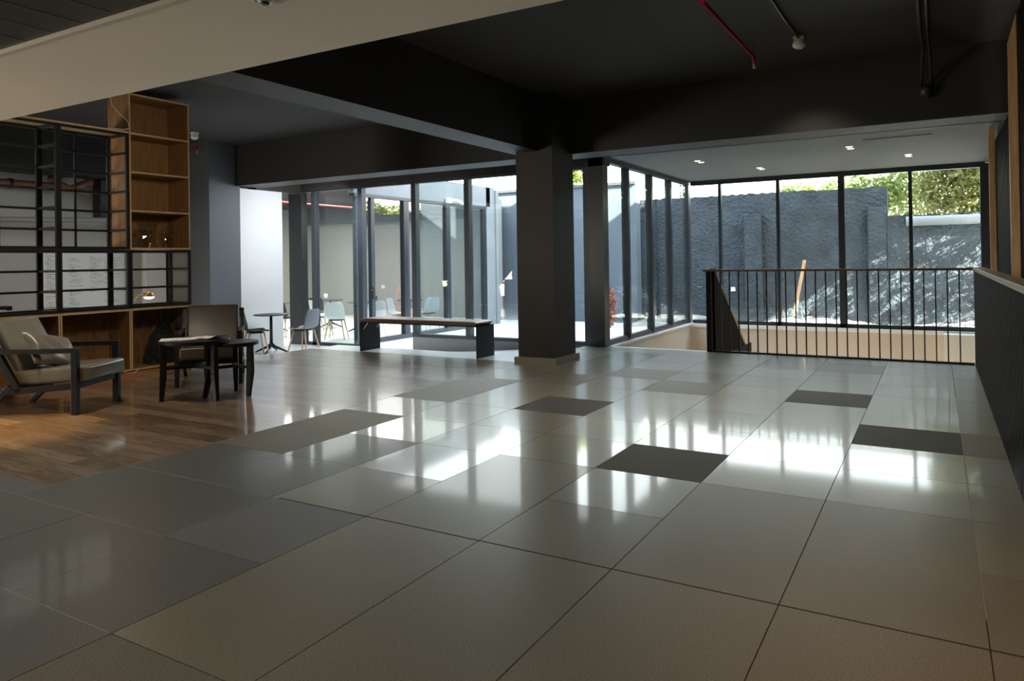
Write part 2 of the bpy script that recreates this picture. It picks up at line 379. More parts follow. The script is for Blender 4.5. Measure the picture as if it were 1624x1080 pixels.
# ------------------------------------------------------------------ ceilings, beams, columns
SB('ceiling', m_ceil, -12.2, .8, 3.5, 10.6, 3.5, 3.9)
SB('ceiling', m_stairceil, -4.6, .8, 10.62, 15.15, 2.93, 3.3)
SB('trim_1', m_beam, -4.6, .8, 10.5, 10.62, 2.93, 3.5)      # fascia of the stair ceiling
SB('trim_2', m_beam, -11.4, -4.38, 10.4, 10.6, 2.79, 3.5)   # header over the front glazing
sl = MB().box(-12.2, .8, -4, 2.46, 2.785, 3.0)
for k in range(-8, 32): sl.box(-10.0+.315*k, -10.0+.315*k+.008, -4, 2.44, 2.782, 2.786, 1)
struct(sl.build('ceiling', [m_slatceil, m_joint]))
SB('trim_3', m_bulk, -12.2, .62, 2.49, 3.58, 2.763, 3.5)
SB('trim_4', m_lip, -12.2, .62, 2.455, 2.49, 2.755, 3.0)
SB('trim_5', m_beam, -4.86, -4.44, 3.58, 8.9, 2.763, 3.5)   # beam running to the column
SB('trim_6', m_beam, -4.44, .66, 8.85, 9.35, 2.763, 3.5)
SB('trim_7', m_beam, -11.5, -4.86, 8.85, 9.35, 2.763, 3.5)
c = sempty('column'); c.name = 'wall_column'
B('shaft', m_beam, -4.77, -4.235, 8.33, 8.95, 0, 3.5, parent=c); B('plinth', m_plinth, -4.81, -4.2, 8.285, 9.0, 0, .085, parent=c)
SB('wall_column', mat('blue_grey_paint', (.10, .115, .13), .6), -11.5, -10.9, 8.3, 8.95, -.26, 3.5)
SB('wall_corridor', m_white, -11.1, -10.9, 8.95, 9.93, -.26, 2.73)
SB('trim_8', m_beam, -11.1, -10.88, 9.3, 10.5, 2.73, 3.5)
# outer walls
SB('wall_left', m_office, -12.3, -12.0, -4, 8.2, 0, 3.5)
SB('wall_left', m_ceil, -12.0, -11.5, 8.2, 8.9, -.26, 3.5)
SB('wall_front', m_cafe, -12.3, 1, -4.2, -4, 0, 3.9)
SB('wall_right', mat('black_wall_paint', (.014, .013, .012), .6), .80, .95, -4, 15.3, -2.9, 3.9)

# ------------------------------------------------------------------ front glazing y=10.5
GY = 10.5
def bay_window(name, label_n):
    return sempty(name)
w1 = sempty('window_1')
B('post', m_frame, -11.25, -10.9, GY-.08, GY+.08, -.26, 2.79, parent=w1)
for a, b, z in ((-10.66, -10.56, -.26), (-9.45, -9.345, -.26), (-8.175, -8.075, -.25), (-7.03, -6.93, 0), (-5.9, -5.8, 0), (-4.78, -4.68, 0)):
    B('mullion', m_frame2, a, b, GY-.05, GY+.07, z, 2.79, parent=w1)
B('corner_post', m_frame, -4.66, -4.42, GY-.1, GY+.1, -.02, 2.93, parent=w1)
B('head_rail', m_frame, -11.2, -4.5, GY-.06, GY+.06, 2.76, 2.83, parent=w1)
B('sill_rail', m_frame, -8.08, -4.6, GY-.06, GY+.06, .0, .055, parent=w1)
B('sill_rail', m_frame, -10.9, -9.34, GY-.05, GY+.05, -.26, -.20, parent=w1)
for a, b, z in ((-10.9, -10.66, -.2), (-10.56, -9.45, -.2), (-8.075, -7.03, .05), (-6.93, -5.9, .05), (-5.8, -4.78, .05)):
    MB().box(a, b, GY-.004, GY+.004, z, 2.77).build('pane', m_glass, w1)
MB().prism([(-8.16, 10.44), (-7.6, 10.42), (-6.9, 10.47), (-4.5, 10.46), (-4.5, 10.58), (-8.16, 10.58)], -.3, .0).build('curb', m_curb, w1)

# left glass wall of the stairwell x=-4.47
GX = -4.47
w2 = sempty('window_2')
for y in (11.5, 12.66, 13.76):
    B('mullion', m_frame, GX-.07, GX+.05, y-.04, y+.04, .03, 2.93, parent=w2)
B('corner_post', m_frame, GX-.08, GX+.04, 14.92, 15.08, 0, 2.93, parent=w2)
B('sill_rail', m_frame, GX-.06, GX+.03, 10.6, 14.95, -.02, .075, parent=w2)
B('head_rail', m_frame, GX-.06, GX+.06, 10.6, 14.95, 2.86, 2.935, parent=w2)
for a, b in ((10.6, 11.46), (11.54, 12.62), (12.70, 13.72), (13.8, 14.92)):
    MB().box(GX-.004, GX+.004, a, b, .07, 2.87).build('pane', m_glass, w2)
# back glass wall y=15
BY = 15.0
w3 = sempty('window_3'); bm = (-3.80, -2.67, -1.53, -.39)
for x, hw in zip(bm, (.028, .03, .055, .03)):
    B('mullion', m_frame, x-hw, x+hw, BY-.05, BY+.07, 0, 2.9, parent=w3)
B('mullion', m_frame, .67, .8, BY-.05, BY+.07, 0, 2.9, parent=w3)
B('sill_rail', m_frame, -4.39, .75, BY-.05, BY+.05, -.01, .06, parent=w3)
B('head_rail', m_frame, -4.39, .75, BY-.06, BY+.06, 2.84, 2.935, parent=w3)
xs = [-4.39] + [v for x, hw in zip(bm, (.028, .03, .055, .03)) for v in (x-hw, x+hw)] + [.67]
for a, b in zip(xs[::2], xs[1::2]): MB().box(a, b, BY-.004, BY+.004, .05, 2.85).build('pane', m_glass, w3)

# stairwell
sw = MB().box(-4.55, -4.40, 10.45, 15.05, -2.9, -.035).box(-4.4, .8, 14.88, 15.06, -2.9, -.075).box(-4.4, .4, 10.40, 10.44, -2.9, -.07)
struct(sw.build('wall_stairwell', m_beige))
struct(MB().box(-4.56, -4.36, 10.42, 15.06, -.035, -.002).box(-4.4, .8, 14.84, 15.06, -.075, -.012).box(-4.4, .42, 10.43, 10.5, -.1, .001).build('trim_9', m_sill))
SB('trim_10', mat('lit_pier_tone', (.82, .78, .68), .6), .09, .79, 14.5, 14.88, -2.9, -.035)  # stronger light on this pier is put into its paler colour
SB('floor', m_beige, -4.5, .8, 10.4, 15, -3.0, -2.9)
st = MB()
for k in range(14): st.box(-4.35, -2.85, 10.7+.27*k, 10.97+.27*k, -2.9, -.17*(k+1))
struct(st.build('stair_flight', m_beige))

# ------------------------------------------------------------------ railing
rl = thing('stair_railing', 'straight railing of thin black balusters under a dark wooden handrail in front of the stairwell', 'railing')
B('handrail', m_rail, -2.90, .38, 10.41, 10.49, 1.145, 1.175, parent=rl, bevel=.004)
B('base_rail', m_black, -2.86, .38, 10.42, 10.48, .002, .022, parent=rl)
B('newel_post', m_black, -2.86, -2.79, 10.42, 10.49, .0, 1.145, parent=rl)
nb = 24
for k in range(nb):
    x = -2.66 + (0.235+2.66)*k/(nb-1)
    B('baluster', m_black, x-.007, x+.007, 10.435, 10.465, .02, 1.148, parent=rl)
sb = thing('descending_stair_balustrade', 'sloping black slatted balustrade with a wooden handrail going down the stairs', 'railing')
def slope(y): return 1.16 - (y-10.55)*.685
for k in range(29):
    y = 10.52 + k*.078
    zt = slope(y); MB().box(-2.82, -2.76, y, y+.05, -.75+min(0, (zt-.2)*.5), zt-.01).build('slat', m_blackm, sb)
MB().bar((-2.79, 10.5, 1.18), (-2.79, 12.75, slope(12.75)), .075, .035).build('handrail', m_oakedge, sb)
MB().box(-2.83, -2.75, 12.72, 12.8, -1.4, slope(12.75)).build('end_post', m_blackm, sb)
MB().box(-2.75, -2.74, 10.55, 12.75, -.9, -.1).build('side_board', m_blackm, sb)

bl = thing('gallery_balustrade', 'solid black slatted balustrade with a broad pale wooden handrail along the right edge', 'railing')
for k in range(92):
    y = 10.40 - .1*k
    if y < 1.2: break
    MB().box(.385, .43, y-.065, y, 0, 1.14).build('slat', m_blackm, bl)
B('backing_board', m_black, .43, .47, 1.2, 10.42, 0, 1.14, parent=bl)
B('handrail', m_railw, .375, .50, 1.2, 10.45, 1.14, 1.18, parent=bl, bevel=.006)
sc = thing('slatted_screen', 'tall black slatted screen behind the right balustrade reaching the ceiling', 'screen')
B('backing_panel', m_black, .69, .72, 3.2, 11.0, 0, 3.5, parent=sc)
for k in range(78):
    y = 11.0 - .1*k
    MB().box(.655, .69, y-.055, y, 0, 2.76 if y > 8.8 else 3.5).build('slat', m_blackm, sc)
g = 'pine posts of the right screen'
tag(B('wooden_post', m_woodpost, .585, .65, 10.86, 10.94, 0, 2.93), 'pale pine post at the far end of the black screen by the stairwell window', 'post')
tag(MB().add([(.585, 7.9, 0), (.65, 7.9, 0), (.65, 7.99, 0), (.585, 7.99, 0), (.585, 7.9, 3.25), (.65, 7.9, 3.5), (.65, 7.99, 3.5), (.585, 7.99, 3.25)],
    [(3,2,1,0),(4,5,6,7),(0,1,5,4),(1,2,6,5),(2,3,7,6),(3,0,4,7)]).build('wooden_post', m_woodpost),
    'tall pine post with a slanted top near the right edge, running up to the ceiling', 'post')

# ------------------------------------------------------------------ bench
be = thing('bench', 'low bench with a reddish wooden slab seat on black steel sheet legs before the glazing', 'bench', (-6.55, 8.655, 0))
prof = [(-1.05, .445), (1.0, .445), (1.03, .455), (1.055, .478), (1.04, .497), (.98, .505), (-1.0, .505), (-1.05, .495), (-1.065, .47)]
p = MB(); n = len(prof)
vs = [(x, -.215, z) for x, z in prof] + [(x, .215, z) for x, z in prof]
p.add(vs, [tuple(range(n)), tuple(range(n, 2*n))[::-1]] + [(i, n+i, n+(i+1)%n, (i+1)%n) for i in range(n)])
p.build('seat_slab', m_bench, be, bevel=.008)
steel = MB()
B('leg', m_black, -1.06, -1.045, -.225, .225, 0, .44, parent=be); 
lp = MB(); pr = [(1.065, 0), (1.065, .44), (1.05, .455), (1.02, .462), (-1.06, .442), (-1.06, .434), (1.015, .450), (1.04, .445), (1.052, .43), (1.052, 0)]
B('leg', m_black, 1.05, 1.065, -.225, .225, 0, .44, parent=be)
B('steel_tray', m_black, -1.06, 1.065, -.225, .225, .434, .445, parent=be)
for s in (-1, 1): MB().bar((-1.045, s*.15, .34), (-.96, s*.15, .436), .012, .012).build('brace', m_silver, be)

# ------------------------------------------------------------------ armchairs
def cushion(lx, ly, lz, r=.035):
    m = MB().box(-lx/2, lx/2, -ly/2, ly/2, -lz/2, lz/2); return m
def soft(o, wd):
    b = o.modifiers.new('bevel', 'BEVEL'); b.width = wd; b.segments = 5
    for p_ in o.data.polygons: p_.use_smooth = True
    return o
def armchair(label, loc, rz, lea, lea2):
    t = thing('armchair', label, 'armchair', loc, rz)
    for s in (-1, 1):
        y = s*.327
        B('front_leg', m_darkwood, -.03, .03, y-.025, y+.025, 0, .607, parent=t, bevel=.003)
        MB().bar((-.6, y, .26), (-.877, y, .0), .045, .055, up=(1,0,0), taper=.8).build('rear_leg', m_darkwood, t, .003)
        MB().bar((-.02, y, .585), (-.80, y, .575), .05, .042).build('armrest', m_darkwood, t, .003)
        MB().bar((-.52, y, .21), (-.86, y, .80), .04, .06, up=(1,0,0)).build('back_post', m_darkwood, t, .003)
        MB().bar((0, y, .262), (-.80, y, .20), .04, .055).build('side_rail', m_darkwood, t, .003)
    B('front_rail', m_darkwood, -.02, .015, -.31, .31, .235, .285, parent=t, bevel=.003)
    MB().bar((-.86, -.32, .79), (-.86, .32, .79), .03, .05).build('back_rail', m_darkwood, t, .003)
    MB().bar((-.58, -.31, .23), (-.58, .31, .23), .03, .05).build('cross_rail', m_darkwood, t, .003)
    cu = cushion(.74, .60, .14).build('seat_cushion', lea, t); cu.location = (-.26, 0, .352); cu.rotation_euler = (0, -.06, 0); soft(cu, .03)
    MB().tube([(.366, -.26, .045), (.366, .26, .045)], .007).build('piping', lea, cu)
    bc = cushion(.10, .585, .60).build('back_cushion', lea2, t); bc.location = (-.665, 0, .585); bc.rotation_euler = (0, -.50, 0); soft(bc, .035)
    return t
a1 = armchair('olive grey leather armchair with a black wooden frame and a satin pillow, nearest the camera', (-6.963, 4.03, 0), math.atan2(.477, .879), m_leather, m_leather)
a2 = armchair('dark brown leather armchair behind the two round tables, beside the shelving', (-7.06, 5.35, 0), math.atan2(-.66, .75), m_brownleather, m_brownleather)
# pillow
def pillow(w_, h_, t_, n=18):
    m = MB(); 
    for s in (1, -1):
        vs = []; fs = []
        for i in range(n+1):
            for j in range(n+1):
                u = i/n*2-1; v = j/n*2-1
                k = (1-u*u)*(1-v*v)
                pin = 1 - .10*(1-abs(u)**2)*abs(v)**3 - 0; pin2 = 1 - .12*(1-abs(v)**2)*abs(u)**3
                z = s*t_/2*(k**.42) + .012*math.sin(u*7+v*5)*k
                vs.append((u*w_/2*pin2, v*h_/2*pin, z))
        for i in range(n):
            for j in range(n):
                a = i*(n+1)+j; f = (a, a+1, a+n+2, a+n+1); fs.append(f[::-1] if s > 0 else f)
        m.add(vs, fs)
    return m
pl = pillow(.58, .37, .15).build('throw_pillow', m_pillow, smooth=True)
tag(pl, 'taupe satin pillow leaning in the near armchair', 'pillow')
# pillow leans against the back cushion of the first armchair
ca = a1.matrix_basis
ang = math.atan2(.477, .879)
MR = Matrix.Translation((-6.963, 4.03, 0)) @ Matrix.Rotation(ang, 4, 'Z')
pl.matrix_world = MR @ Matrix.Translation((-.40, -.05, .56)) @ Matrix.Rotation(math.radians(-34), 4, 'Y') @ Matrix.Rotation(math.radians(90), 4, 'Z') @ Matrix.Rotation(math.radians(90), 4, 'X') @ Matrix.Rotation(math.radians(-16), 4, 'Z')

# ------------------------------------------------------------------ round coffee tables
def coffee_table(label, c, feet, r, h):
    t = thing('coffee_table', label, 'coffee table', (c[0], c[1], 0), 0)
    MB().lathe([(r-.02, h-.03), (r, h-.022), (r, h+.008), (r-.004, h+.010), (0.001, h+.010)], n=48).build('tabletop', m_darkwood, t, smooth=False)
    for f in feet:
        d = Vector((f[0]-c[0], f[1]-c[1], 0)); k = (r-.035)/d.length
        MB().bar((d.x, d.y, 0), (d.x*k, d.y*k, h*.45), .036, .042, up=(d.x, d.y, 0), taper=1.5).bar((d.x*k, d.y*k, h*.45), (d.x*k, d.y*k, h-.02), .054, .063, up=(d.x, d.y, 0), taper=.85).build('leg', m_darkwood, t, .003)
        MB().bar((0, 0, h*.55), (d.x*k, d.y*k, h*.55), .03, .03).build('stretcher', m_darkwood, t)
    return t
coffee_table('larger black round coffee table with splayed legs and papers on its top', (-6.51, 4.77), ((-6.668, 4.498), (-6.19, 4.77), (-6.66, 5.03)), .33, .59)
coffee_table('smaller black round side table nested beside the larger one, bare top', (-6.31, 5.06), ((-6.115, 5.096), (-6.48, 5.243), (-6.42, 4.80)), .26, .545)
def sheet(name, label, loc, rz, wx=.21, wy=.297, th=.004, cat='paper', curl=.01):
    m = MB(); n = 8; vs = []; fs = []
    for k, dz in ((0, 0), (1, th)):
        for i in range(n+1):
            for j in (0, 1):
                u = i/n; vs.append(((u-.5)*wy, (j-.5)*wx, dz + curl*max(0, u-.6)**2*6))
    b = 2*(n+1)
    for i in range(n):
        a = 2*i; fs += [(a, a+1, a+3, a+2), (b+a, b+a+2, b+a+3, b+a+1), (a, a+2, b+a+2, b+a), (a+1, b+a+1, b+a+3, a+3)]
    fs += [(0, b, b+1, 1), (2*n, 2*n+1, b+2*n+1, b+2*n)]
    o = m.add(vs, fs).build(name, m_paper); o.location = loc; o.rotation_euler = (0, 0, rz); return tag(o, label, cat)
sheet('newspaper', 'open folded newspaper lying on the left of the larger round table', (-6.60, 4.66, .601), .9, .28, .36, .006)
sheet('magazine', 'curling magazine at the right of the larger round table', (-6.40, 4.86, .608), .25, .2, .28, .008, 'magazine', .03)

# ------------------------------------------------------------------ shelving
SX, SD = -8.3, -8.72
def woodbox(name, label, y0, y1, z0, z1, shelves=(), door=True):
    t = thing(name, label, 'cabinet', (SX, (y0+y1)/2, z0)); ox, oy, oz = SX, (y0+y1)/2, z0
    def P(nm, m, a, b, c_, d, e, f, bevel=0): return MB().box(a-ox, b-ox, c_-oy, d-oy, e-oz, f-oz).build(nm, m, t, bevel)
    k = .02; e = .008
    P('side_panel', m_oak, SD, SX-e, y0+.004, y0+k, z0, z1); P('side_panel', m_oak, SD, SX-e, y1-k, y1-.004, z0, z1)
    P('bottom_panel', m_oak, SD, SX-e, y0+k, y1-k, z0, z0+k); P('top_panel', m_oak, SD, SX-e, y0+k, y1-k, z1-k, z1)
    P('back_panel', m_oak, SD-.012, SD, y0+.004, y1-.004, z0, z1)
    ed = MB()
    for (a, b, c_, d) in ((y0+.004, y0+k, z0, z1), (y1-k, y1-.004, z0, z1), (y0+k, y1-k, z0, z0+k), (y0+k, y1-k, z1-k, z1)):
        ed.box(-e, 0, a-oy, b-oy, c_-oz, d-oz)
    ed.build('front_edging', m_oakedge, t)
    for z in shelves:
        s = P('shelf', m_oak, SD, SX-.012, y0+k, y1-k, z-.013, z+.013)
        MB().box(-.012, -.002, y0+k-oy, y1-k-oy, z-.009-oz, z+.009-oz).build('edging', m_oakedge, s)
    if door: P('glass_door', m_cabglass, SX+.001, SX+.006, y0+.02, y1-.02, z0+.015, z1-.015)
    return t
YS = [2.77, 3.59, 4.41, 5.22, 6.035]
woodbox('wall_shelf', 'tall open oak bookcase with three shelves at the top right of the shelving', 5.22, 6.035, 1.55, 3.42, (2.01, 2.475, 2.94), False)
woodbox('wall_shelf', 'low oak cabinet at the right end of the shelving, holding a black bag', 5.22, 6.035, .105, .835)
woodbox('wall_shelf', 'low oak cabinet between the near armchair and the bag cabinet', 4.41, 5.22, .105, .835)
woodbox('wall_shelf', 'low oak cabinet behind the back of the near armchair', 3.59, 4.41, .105, .835)
tag(B('shelf_plinth', m_oakpl, SD, SX-.02, 2.77, 6.03, 0, .1), 'orange wooden plinth board under the low oak cabinets', 'plinth')
def cage(label, y0, y1, z0, z1, hs, vs_, sides=(1,)):
    t = thing('metal_frame_shelf', label, 'shelf frame', (SX, (y0+y1)/2, z0)); ox, oy, oz = SX, (y0+y1)/2, z0
    k = .028
    def P(nm, a, b, c_, d, e, f): return MB().box(a-ox, b-ox, c_-oy, d-oy, e-oz, f-oz).build(nm, m_black, t)
    for x in (SX-k, SD):
        P('post', x, x+k, y0, y0+k, z0, z1); P('post', x, x+k, y1-k, y1, z0, z1)
        P('rail', x, x+k, y0+k, y1-k, z0, z0+k); P('rail', x, x+k, y0+k, y1-k, z1-k, z1)
    for y in (y0, y1-k):
        P('side_rail', SD+k, SX-k, y, y+k, z0, z0+k); P('side_rail', SD+k, SX-k, y, y+k, z1-k, z1)
    for z in hs:
        P('back_bar', SD, SD+.02, y0+k, y1-k, z-.013, z+.013)
        P('side_bar', SD+k, SX-k, y0+.005, y0+.023, z-.013, z+.013); P('side_bar', SD+k, SX-k, y1-.023, y1-.005, z-.013, z+.013)
    for y in vs_: P('back_bar', SD, SD+.02, y-.01, y+.01, z0+k, z1-k)
    return t
hsu = [1.55 + 1.38*i/6 for i in range(1, 6)]
cage('tall black metal grid frame beside the upper oak bookcase', 4.41, 5.215, 1.55, 2.93, hsu, (4.81,))
cage('tall black metal grid frame at the far left, second from the oak bookcase', 3.59, 4.405, 1.55, 2.93, hsu, (4.0,))
hsm = [1.075, 1.305]
cage('low black metal grid frame at the right end, under the oak bookcase', 5.22, 6.035, .845, 1.54, hsm, ())
cage('low black metal grid frame in front of the whiteboard, in the middle', 4.41, 5.215, .845, 1.54, hsm, ())
cage('low black metal grid frame at the left edge, above the near armchair', 3.59, 4.405, .845, 1.54, hsm, ())
for k in range(3):
    y = (4.41, 3.59, 5.22)[k]
o = tag(MB().box(SD, SX, 4.41, 5.215, 2.932, 2.955).build('top_board', m_oakedge), 'thin pale wooden board on the grid frame beside the oak bookcase', 'board')
o = tag(MB().box(SD, SX, 3.59, 4.405, 2.932, 2.955).build('top_board', m_oakedge), 'thin pale wooden board on the grid frame at the far left', 'board')
# ribbed glass in the right end frame
rg = MB()
for k in range(14): rg.box(SD+.06+k*.022, SD+.075+k*.022, 6.040, 6.046, .9, 1.5)
rg.box(SD+.05, SX-.05, 6.036, 6.040, .88, 1.52)
tag(rg.build('ribbed_panel', mat('ribbed_grey_glass', (.17, .17, .16), .3)), 'ribbed grey panel on the right end of the low grid frame', 'panel')
# bag
bg = thing('black_bag', 'black angular fabric bag in the right oak cabinet', 'bag', (-8.5, 5.735, .126))
n = 8; sec = [(-.09, -.24, 0), (.08, -.26, 0), (.10, .24, 0), (-.09, .25, 0)]
bm_ = MB(); lv = [(0, .98, 1.0, 0), (.08, 1.0, 1.0, 0), (.22, .9, .9, .02), (.36, .72, .7, .03), (.47, .42, .5, .06), (.53, .16, .3, .02)]
for i, (z, a, b_, sh) in enumerate(lv):
    for (x, y) in ((-.10, -.22), (0, -.25), (.10, -.21), (.12, 0), (.10, .2), (0, .23), (-.10, .21)): bm_.v.append((x*b_, y*a+sh+.012*math.sin(9*y+i*2), z+.01*math.sin(20*y+i)))
for i in range(len(lv)-1):
    for k in range(7): bm_.f.append((i*7+k, i*7+(k+1) % 7, (i+1)*7+(k+1) % 7, (i+1)*7+k)); bm_.mi.append(0)
bm_.f += [tuple(range(7))[::-1], tuple(35+k for k in range(7))]; bm_.mi += [0, 0]
bm_.build('body', m_bag, bg)
MB().box(.10, .125, .0, .16, .03, .2).build('pocket', m_bag, bg, .01)
MB().tube([(.05, -.1, .4), (.12, -.05, .5), (.1, .05, .55), (.03, .1, .5)], .012).build('handle', m_bag, bg)
bg.scale = (.9, .82, .95)
bt = thing('prong_stand', 'black stand with two silver prongs beside the bag in the right oak cabinet', 'stand', (-8.46, 5.965, .126))
MB().lathe([(.03, 0), (.032, .3), (.022, .42), (.02, .5)], n=16).build('body', m_bag, bt, smooth=True)
for s in (-1, 1): MB().tube([(0.01, s*.018, .42), (.01, s*.02, .56)], .006, 8).build('prong', m_silver, bt)
# wrapped packages in the tall bookcase
for k, (y, wd, h, lb) in enumerate(((5.32, .12, .16, 'small clear plastic wrapped packet at the left of the lowest bookcase compartment'), (5.55, .22, .3, 'wide plastic wrapped packet in the middle of the lowest bookcase compartment'),
                     (5.84, .12, .28, 'narrow plastic wrapped packet at the right of the lowest bookcase compartment'))):
    pk = MB(); nn = 8
    vs = []; fs = []
    for i in range(nn+1):
        for j in range(nn+1):
            u = i/nn-.5; v = j/nn
            vs.append((.02+.018*math.sin(u*19+v*7+k)+.012*math.sin(v*23), u*wd, v*h))
    for i in range(nn):
        for j in range(nn): a = i*(nn+1)+j; fs.append((a, a+1, a+nn+2, a+nn+1))
    o = pk.add(vs, fs).build('wrapped_packet', m_plastic, loc=(-8.5, y, 1.571)); o.modifiers.new('s', 'SOLIDIFY').thickness = .03
    tag(o, lb, 'packet')
tag(MB().tube([(-8.28, 4.98, 3.35), (-8.27, 5.0, 3.22), (-8.27, 5.09, 3.14), (-8.28, 5.19, 3.08), (-8.27, 5.21, 2.99), (-8.28, 5.15, 2.965), (-8.32, 4.98, 2.962)], .005, 6).build('white_cable', m_wire), 'thin white cable hanging down beside the tall oak bookcase', 'cable')
tag(MB().tube([(-8.31, 5.12, .11), (-8.285, 5.16, .085), (-8.27, 5.24, .08), (-8.3, 5.3, .104)], .004, 6).build('white_cable', m_wire), 'short white cable loop under the low oak cabinets', 'cable')

# ------------------------------------------------------------------ office behind the shelving
wbd = thing('whiteboard', 'wide whiteboard covered in handwriting on the wall behind the shelving', 'whiteboard', (-11.98, 6.75, .64))
MB().box(0, .03, -.66, .66, 0, .93).build('board', m_board, wbd)
MB().box(0, .045, -.68, .68, -.02, 0).build('tray', m_silver, wbd)
ink = MB(); rr = random.Random(5)
for (ya, yb, za, zb) in ((-.62, -.35, .08, .88), (-.27, .02, .1, .86), (.06, .3, .3, .88), (.3, .6, .12, .86)):
    z = za
    while z < zb:
        y = ya + rr.uniform(0, .03); ye = ya + (yb-ya)*rr.uniform(.3, 1)
        while y < ye:
            L = rr.uniform(.006, .02); ink.box(.0305, .0315, y, y+L, z+rr.uniform(-.003, .003), z+.004+rr.uniform(0, .008)); y += L + rr.uniform(.004, .012)
        z += rr.choice([.028, .034, .034, .06])
ink.build('writing', m_ink, wbd)
SB('trim_11', m_white, -12.0, -11.86, 7.75, 8.12, 0, 2.2)
dk = thing('desk', 'office desk behind the grid shelving', 'desk', (-10.4, 5.2, 0))
MB().box(-.45, .35, -1.6, 1.3, .72, .75).build('desktop', mat('desk_laminate', (.2, .2, .19), .4), dk)
for x in (-.42, .3):
    for y in (-1.5, 1.2): MB().box(x, x+.04, y, y+.04, 0, .72).build('leg', m_black, dk)
lm = thing('desk_lamp', 'lit desk lamp with a small glowing shade seen through the grid shelving', 'lamp', (-10.2, 6.40, .75))
MB().lathe([(.07, 0), (.07, .015), (.01, .02)], n=20).build('base', m_black, lm)
MB().tube([(0, 0, .02), (.02, .12, .17), (.0, .27, .2)], .007, 8).build('arm', m_brass, lm)
MB().lathe([(.02, .23), (.05, .2), (.085, .135)], c=(0, .30, 0), n=20).build('shade', m_brass, lm, smooth=True)
MB().lathe([(.005, .105), (.05, .11), (.075, .135), (.075, .14), (.0, .145)], c=(0, .30, 0), n=20).build('bulb', m_lamp, lm, smooth=True)
light('desk_lamp_light', 'POINT', (-10.2, 6.70, .80), 5, (1, .7, .35), shadow_soft_size=.05)
ac = thing('wall_unit', 'dark boxy unit mounted high on the office wall', 'wall unit', (-11.98, 7.05, 2.15))
MB().box(0, .22, -.15, .15, 0, .62).build('housing', m_slatceil, ac, .01); MB().box(.22, .225, -.11, .11, .08, .2).build('vent', m_black, ac)
pp = thing('office_pipe_run', 'thick red brown pipe running along the office wall', 'pipe', (0, 0, 0))
MB().tube([(-11.8, 3.2, 2.60), (-11.8, 6.2, 2.60), (-11.8, 6.45, 2.58), (-11.75, 6.75, 2.72)], .06, 12).build('pipe', m_pipebr, pp, smooth=True)
MB().tube([(-11.75, 6.1, 2.73), (-11.78, 6.4, 2.60), (-11.7, 6.62, 2.5)], .04, 10).build('elbow', m_pipebr, pp, smooth=True)
for y in (4.5, 5.6): MB().lathe([(.075, 0), (.075, .05)], n=16).build('clamp', m_black, pp, loc=(-11.8, y, 2.60), rot=(math.pi/2, 0, 0))
o = MB().tube([(-11.9, 3.0, 1.98), (-11.6, 7.6, 2.12)], .045, 10).build('grey_conduit', mat('grey_conduit_paint', (.2, .2, .19), .5), smooth=True)
tag(o, 'slanting grey conduit along the office wall above the whiteboard', 'conduit')
lcs = thing('desk_telephone', 'black desk telephone at the left edge behind the low grid frame', 'telephone', (-9.3, 4.28, .86))
# stands on a side cabinet
MB().box(-.08, .08, -.09, .09, 0, .05).build('body', m_bag, lcs, .008); MB().box(-.03, .03, -.1, -.05, .05, .085).build('handset', m_bag, lcs, .01)
sc2 = tag(B('side_cabinet', m_office, -9.55, -9.0, 3.4, 5.0, 0, .86), 'grey office side cabinet behind the low grid frames', 'cabinet')
tag(B('paper_stack', m_paper, -9.25, -8.95, 4.08, 4.18, .86, .88), 'flat white papers lying beside the desk telephone', 'papers')

# ------------------------------------------------------------------ café furniture (lower floor)
ZL = -.26
def cafe_chair(label, loc, rz, shell, group=None):
    t = thing('cafe_chair', label, 'chair', loc, rz, group)
    prof = [(.20, .415), (.17, .435), (.08, .43), (-.04, .42), (-.13, .425), (-.185, .46), (-.21, .53), (-.235, .62), (-.255, .71), (-.265, .77), (-.268, .785)]
    hw = [.16, .195, .215, .225, .225, .22, .215, .21, .20, .17, .13]
    m = MB(); n = 10; vs = []; fs = []
    for i, ((x, z), w_) in enumerate(zip(prof, hw)):
        for j in range(n+1):
            u = j/n*2-1; lift = .035*abs(u)**3
            vs.append((x + (.045*abs(u)**2.5 if i > 5 else 0), u*w_, z + (lift if i < 6 else 0)))
    for i in range(len(prof)-1):
        for j in range(n): a = i*(n+1)+j; fs.append((a, a+1, a+n+2, a+n+1))
    sh = m.add(vs, fs).build('seat_shell', shell, t, smooth=True)
    q = sh.modifiers.new('s', 'SOLIDIFY'); q.thickness = .012; sh.modifiers.new('b', 'SUBSURF').render_levels = 1
    for sx_ in (1, -1):
        for sy_ in (1, -1):
            MB().tube([(sx_*.12-.01, sy_*.13, .41), (sx_*.20-.02, sy_*.21, 0)], [.016, .011], 8).build('leg', m_beech, t, smooth=True)
    MB().box(-.14, .12, -.14, .14, .395, .412).build('seat_frame', m_black, t, .005)
    return t
def look(a): return math.radians(a)
ch0 = cafe_chair('black shell chair left of the small pedestal table by the white wall', (-10.42, 8.86, ZL), look(62), m_chB)
